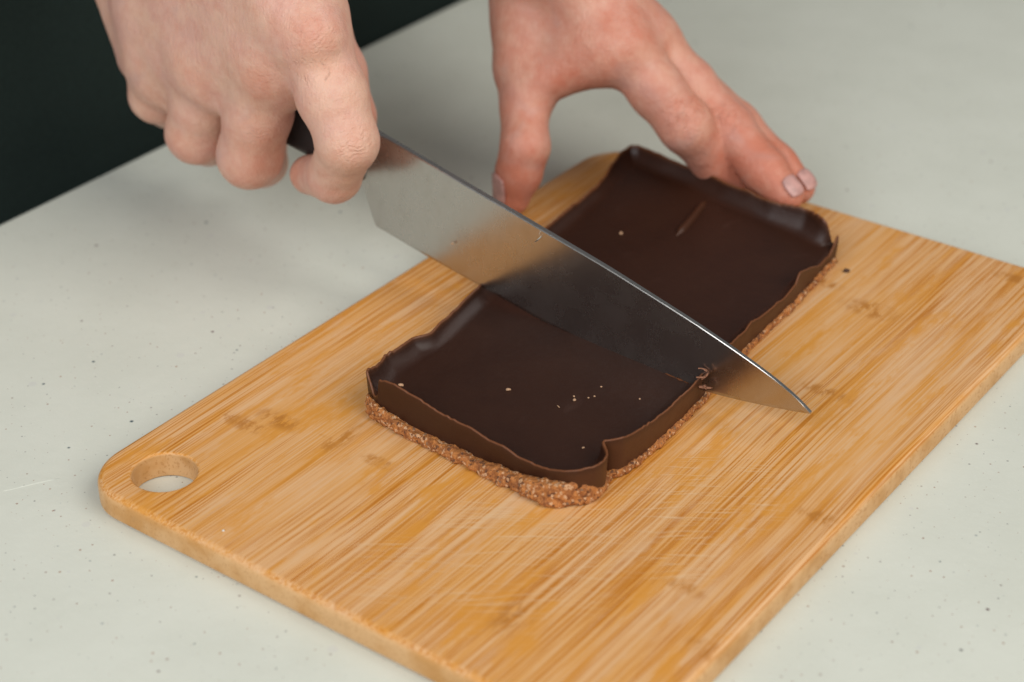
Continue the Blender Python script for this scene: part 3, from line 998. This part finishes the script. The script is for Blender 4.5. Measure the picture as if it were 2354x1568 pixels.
def left_hand():
    z = atz
    yp = lambda px, py, y: atplane(px, py, np.array([0, y, 0]), np.array([0, 1.0, 0]))
    I1, I2, I3, I4 = yp(1436, 118, .254), yp(1576, 290, .258), yp(1644, 372, .2705), yp(1682, 437, .2725)
    M1, M2, M3, M4_ = yp(1492, 98, .271), yp(1676, 293, .275), yp(1757, 392, .271), yp(1803, 446, .2695)
    R1, R2, R3, R4 = yp(1488, 110, .279), yp(1694, 290, .282), yp(1785, 379, .280), yp(1834, 430, .279)
    P1, P2, P3 = yp(1485, 128, .279), yp(1640, 255, .285), yp(1715, 335, .292)
    T0, T1, T2, T3 = z(1212, -60, .085), z(1206, 150, .060), z(1207, 340, .038), z(1177, 454, .0185)
    W = z(1265, -130, .100)
    EL = (-.25, .44, .175)
    palm = [(z(1300, -70, .097), 13 * mm, I1, 11.5 * mm), (z(1305, -95, .100), 13 * mm, M1, 11 * mm), (z(1310, -90, .094), 13 * mm, R1, 10 * mm), (z(1315, -80, .085), 12 * mm, P1, 9 * mm),
            (z(1245, -40, .085), 14 * mm, z(1380, 40, .078), 12 * mm), (z(1225, 60, .072), 12 * mm, z(1390, 90, .073), 11 * mm), (z(1254, 184, .059), 8.5 * mm, z(1376, 125, .070), 10 * mm),
            (T0, 15 * mm, T1, 11 * mm), (W, 22 * mm, z(1290, -90, .092), 19 * mm), (W, 22 * mm, EL, 34 * mm)]
    mid = lambda a, b, f: a * (1 - f) + b * f
    fingers = [([(I1, 11.2 * mm), (mid(I1, I2, .5), 10.3 * mm), (I2, 9.8 * mm), (I3, 8.7 * mm), (I4, 7.0 * mm)], .004),
               ([(M1, 10.6 * mm), (mid(M1, M2, .5), 9.8 * mm), (M2, 9.0 * mm), (M3, 8.2 * mm), (M4_, 7.2 * mm)], .004),
               ([(R1, 10.8 * mm), (R2, 8.8 * mm), (R3, 7.6 * mm), (R4, 6.6 * mm)], .006),
               ([(P1, 9.8 * mm), (P2, 7.8 * mm), (P3, 6.4 * mm)], .006),
               ([(T1, 10.6 * mm), (mid(T1, T2, .5), 9.1 * mm), (T2, 8.9 * mm), (mid(T2, T3, .5), 8.6 * mm), (T3, 6.9 * mm)], .007)]
    kn = [(I1 + np.array([.1, -.35, .6]) * .006, 7 * mm, .010), (M1 + np.array([.1, -.35, .6]) * .006, 7 * mm, .010)]
    allp = np.array([p for f, _ in fingers for p, _r in f])
    lo = allp.min(0) - 0.022; hi = allp.max(0) + 0.022
    lo = np.minimum(lo, (-.20, .20, .008)); hi = np.maximum(hi, (.12, .44, .19))
    F = Field(lo, hi, 0.00105)
    V, Q = hand_mesh(F, palm, fingers, 0.011, kn)
    up = np.array([.1, -.4, .6])
    blush_and_shade = [(I1 + up * .012, .012, .35), (I2 + up * .011, .010, .25), (M2 + up * .011, .010, .25), (I4, .018, .6), (M4_, .014, .6), (R4, .014, .65), (T3, .018, .85), (z(1190, 345, .048), .012, .35),
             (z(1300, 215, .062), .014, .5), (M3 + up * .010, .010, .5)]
    crease = [(z(1190, 345, .048), T2 - T1, .009, .9), (I2 + up * .011, I2 - I1, .009, .8), (M2 + up * .011, M2 - M1, .009, .8), (I1 + up * .012, I2 - I1, .011, .4)]
    nails = [(T3 + np.array([-.40, -.80, .35]) * .005 + (T2 - T3) * .10, np.array([-.40, -.80, .35]), T3 - T2, .0052, .0062),
             (M4_ + np.array([.60, -.22, .77]) * .004, np.array([.60, -.22, .77]), M4_ - M3, .0037, .0042),
             (R4 + np.array([.64, -.10, .76]) * .004, np.array([.64, -.10, .76]), R4 - R3, .0036, .0042)]
    return V, Q, blush_and_shade, crease, 0.50, nails  # high base redness also darkens this hand, painting in its weaker light


def nail_patch(c, nrm, tip, hw, hl, parent, V):
    """a thin curved plate seated on the finger's own surface"""
    nrm = nrm / np.linalg.norm(nrm)
    tip = tip - nrm * (tip @ nrm); tip /= np.linalg.norm(tip)
    sd = np.cross(nrm, tip)
    near = V[np.linalg.norm(V - c, axis=1) < 0.012]
    P, Fc = [], []
    NU, NV = 12, 12
    for j in range(NV + 1):
        b = -1 + 2 * j / NV
        for i in range(NU + 1):
            a = -1 + 2 * i / NU
            rr = max(abs(a), abs(b)); q = math.hypot(a, b)
            f = (rr / q if q > 0 else 1) ** 0.55
            p = c + sd * (a * f * hw) + tip * (b * f * hl)
            dlt = near - p
            hgt = dlt @ nrm
            lat = np.linalg.norm(dlt - hgt[:, None] * nrm, axis=1)
            m = lat < 0.0012
            top = hgt[m].max() if m.any() else -0.002 * (a * a)
            P.append(p + nrm * (top + 0.00012 - 0.00025 * (rr ** 6)))
    P = np.array(P)
    G_ = P.reshape(NV + 1, NU + 1, 3)
    for _ in range(6):
        H = G_.copy()
        H[1:-1, 1:-1] = 0.25 * (G_[2:, 1:-1] + G_[:-2, 1:-1] + G_[1:-1, 2:] + G_[1:-1, :-2])
        G_ = H
    P = G_.reshape(-1, 3) + nrm * 0.00022
    for j in range(NV):
        for i in range(NU):
            a = j * (NU + 1) + i
            Fc.append((a, a + 1, a + NU + 2, a + NU + 1))
    o = mesh_obj('fingernail', P, Fc, MAT['nail'], parent)
    md = o.modifiers.new('thick', 'SOLIDIFY'); md.thickness = 0.0004
    return o


def person():
    parts = [right_hand(), left_hand()]
    # upper body, coarse: the arms run into it so the body is one mesh
    rsh, lsh = (-.37, .06, .44), (-.37, .47, .44)
    rel, lel = (-.25, .105, .185), (-.25, .44, .175)
    def torso(g):
        B = Field((-.56, -.06, -.12), (-.10, .60, .58), 0.0085)
        T = B.new()
        for a, ra, b, rb in [((-.40, .17, .40), .10, (-.40, .36, .40), .10), ((-.36, .17, .25), .105, (-.36, .36, .25), .105), ((-.345, .18, .05), .115, (-.345, .36, .05), .115),
                             ((-.345, .18, -.1), .115, (-.345, .36, -.1), .115), ((-.40, .265, .45), .08, (-.40, .265, .56), .055),
                             ((-.40, .14, .43), .07, rsh, .058), ((-.40, .40, .43), .07, lsh, .058), (rsh, .056, rel, .042), (lsh, .056, lel, .042)]:
            B.cone(T, a, ra + g, b, rb + g, 0.03)
        return B, T
    B, T = torso(0)
    V3, Q3 = surface_nets(T, B.lo, B.h)
    parts3 = (laplace(V3, Q3, 2, .5), Q3)
    Vs, Qs, bl, cr = [], [], [], []
    o0 = 0
    for V, Q, blush_and_shade, crease, base, nails in parts:
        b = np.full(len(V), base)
        for c, r, s in blush_and_shade: b += s * np.exp(-((V - c) ** 2).sum(1) / (r * r * 1.1))
        ph = np.zeros(len(V)); am = np.zeros(len(V))
        for c, ax, r, s in crease:
            ax = ax / np.linalg.norm(ax)
            w = s * np.exp(-((V - c) ** 2).sum(1) / (r * r))
            m = w > am
            ph[m] = ((V - c) @ ax)[m]; am[m] = w[m]
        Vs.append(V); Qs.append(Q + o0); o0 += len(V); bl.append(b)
        cr.append(np.stack([ph, np.clip(am - .05, 0, 1), 0 * ph], 1))
    Vs.append(parts3[0]); Qs.append(parts3[1] + o0)
    bl.append(np.full(len(parts3[0]), .1)); cr.append(np.zeros((len(parts3[0]), 3)))
    body = mesh_obj('person', np.concatenate(Vs), np.concatenate(Qs), MAT['skin'])
    tag(body, 'person in a dark green apron holding the knife and steadying the tart', 'person')
    a = body.data.attributes.new('blush_and_shade', 'FLOAT', 'POINT')
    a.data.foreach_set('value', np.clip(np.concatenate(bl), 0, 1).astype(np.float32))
    a = body.data.attributes.new('crease', 'FLOAT_VECTOR', 'POINT')
    a.data.foreach_set('vector', np.concatenate(cr).astype(np.float32).ravel())
    for V, Q, blush_and_shade, crease, base, nails in parts:
        for n in nails: nail_patch(*n, body, V)
    # shirt: sleeves to mid forearm and the trunk
    B, T = torso(0.009)
    B.cone(T, rel, .052, (-.215, .119, .1755), .043, .02)
    B.cone(T, lel, .052, (-.195, .40, .160), .044, .02)
    V, Q = surface_nets(T, B.lo, B.h)
    mesh_obj('shirt', laplace(V, Q, 3, .5), Q, MAT['shirt'], body)
    # apron: a hanging sheet with soft folds
    ny, nz = 90, 110
    P = []
    for j in range(nz + 1):
        z = -.40 + .74 * j / nz
        for i in range(ny + 1):
            y = .03 + .60 * i / ny
            s = (y - .33) / .30
            x = -.178 - .10 * abs(s) ** 3.2 - max(0, z - .12) * .22 - .012 * max(0, s * s)
            fold = float(vnoise(np.array([y * 17]), np.array([z * 5.0]), np.array([0.3]), 41)[0])
            x += .013 * fold
            P.append((x, y, z))
    Fc = []
    for j in range(nz):
        for i in range(ny):
            a = j * (ny + 1) + i
            Fc.append((a, a + ny + 1, a + ny + 2, a + 1))
    ap = mesh_obj('apron', P, Fc, MAT['apron'], body)
    md = ap.modifiers.new('thick', 'SOLIDIFY'); md.thickness = 0.002; md.offset = -1
    return body


person()
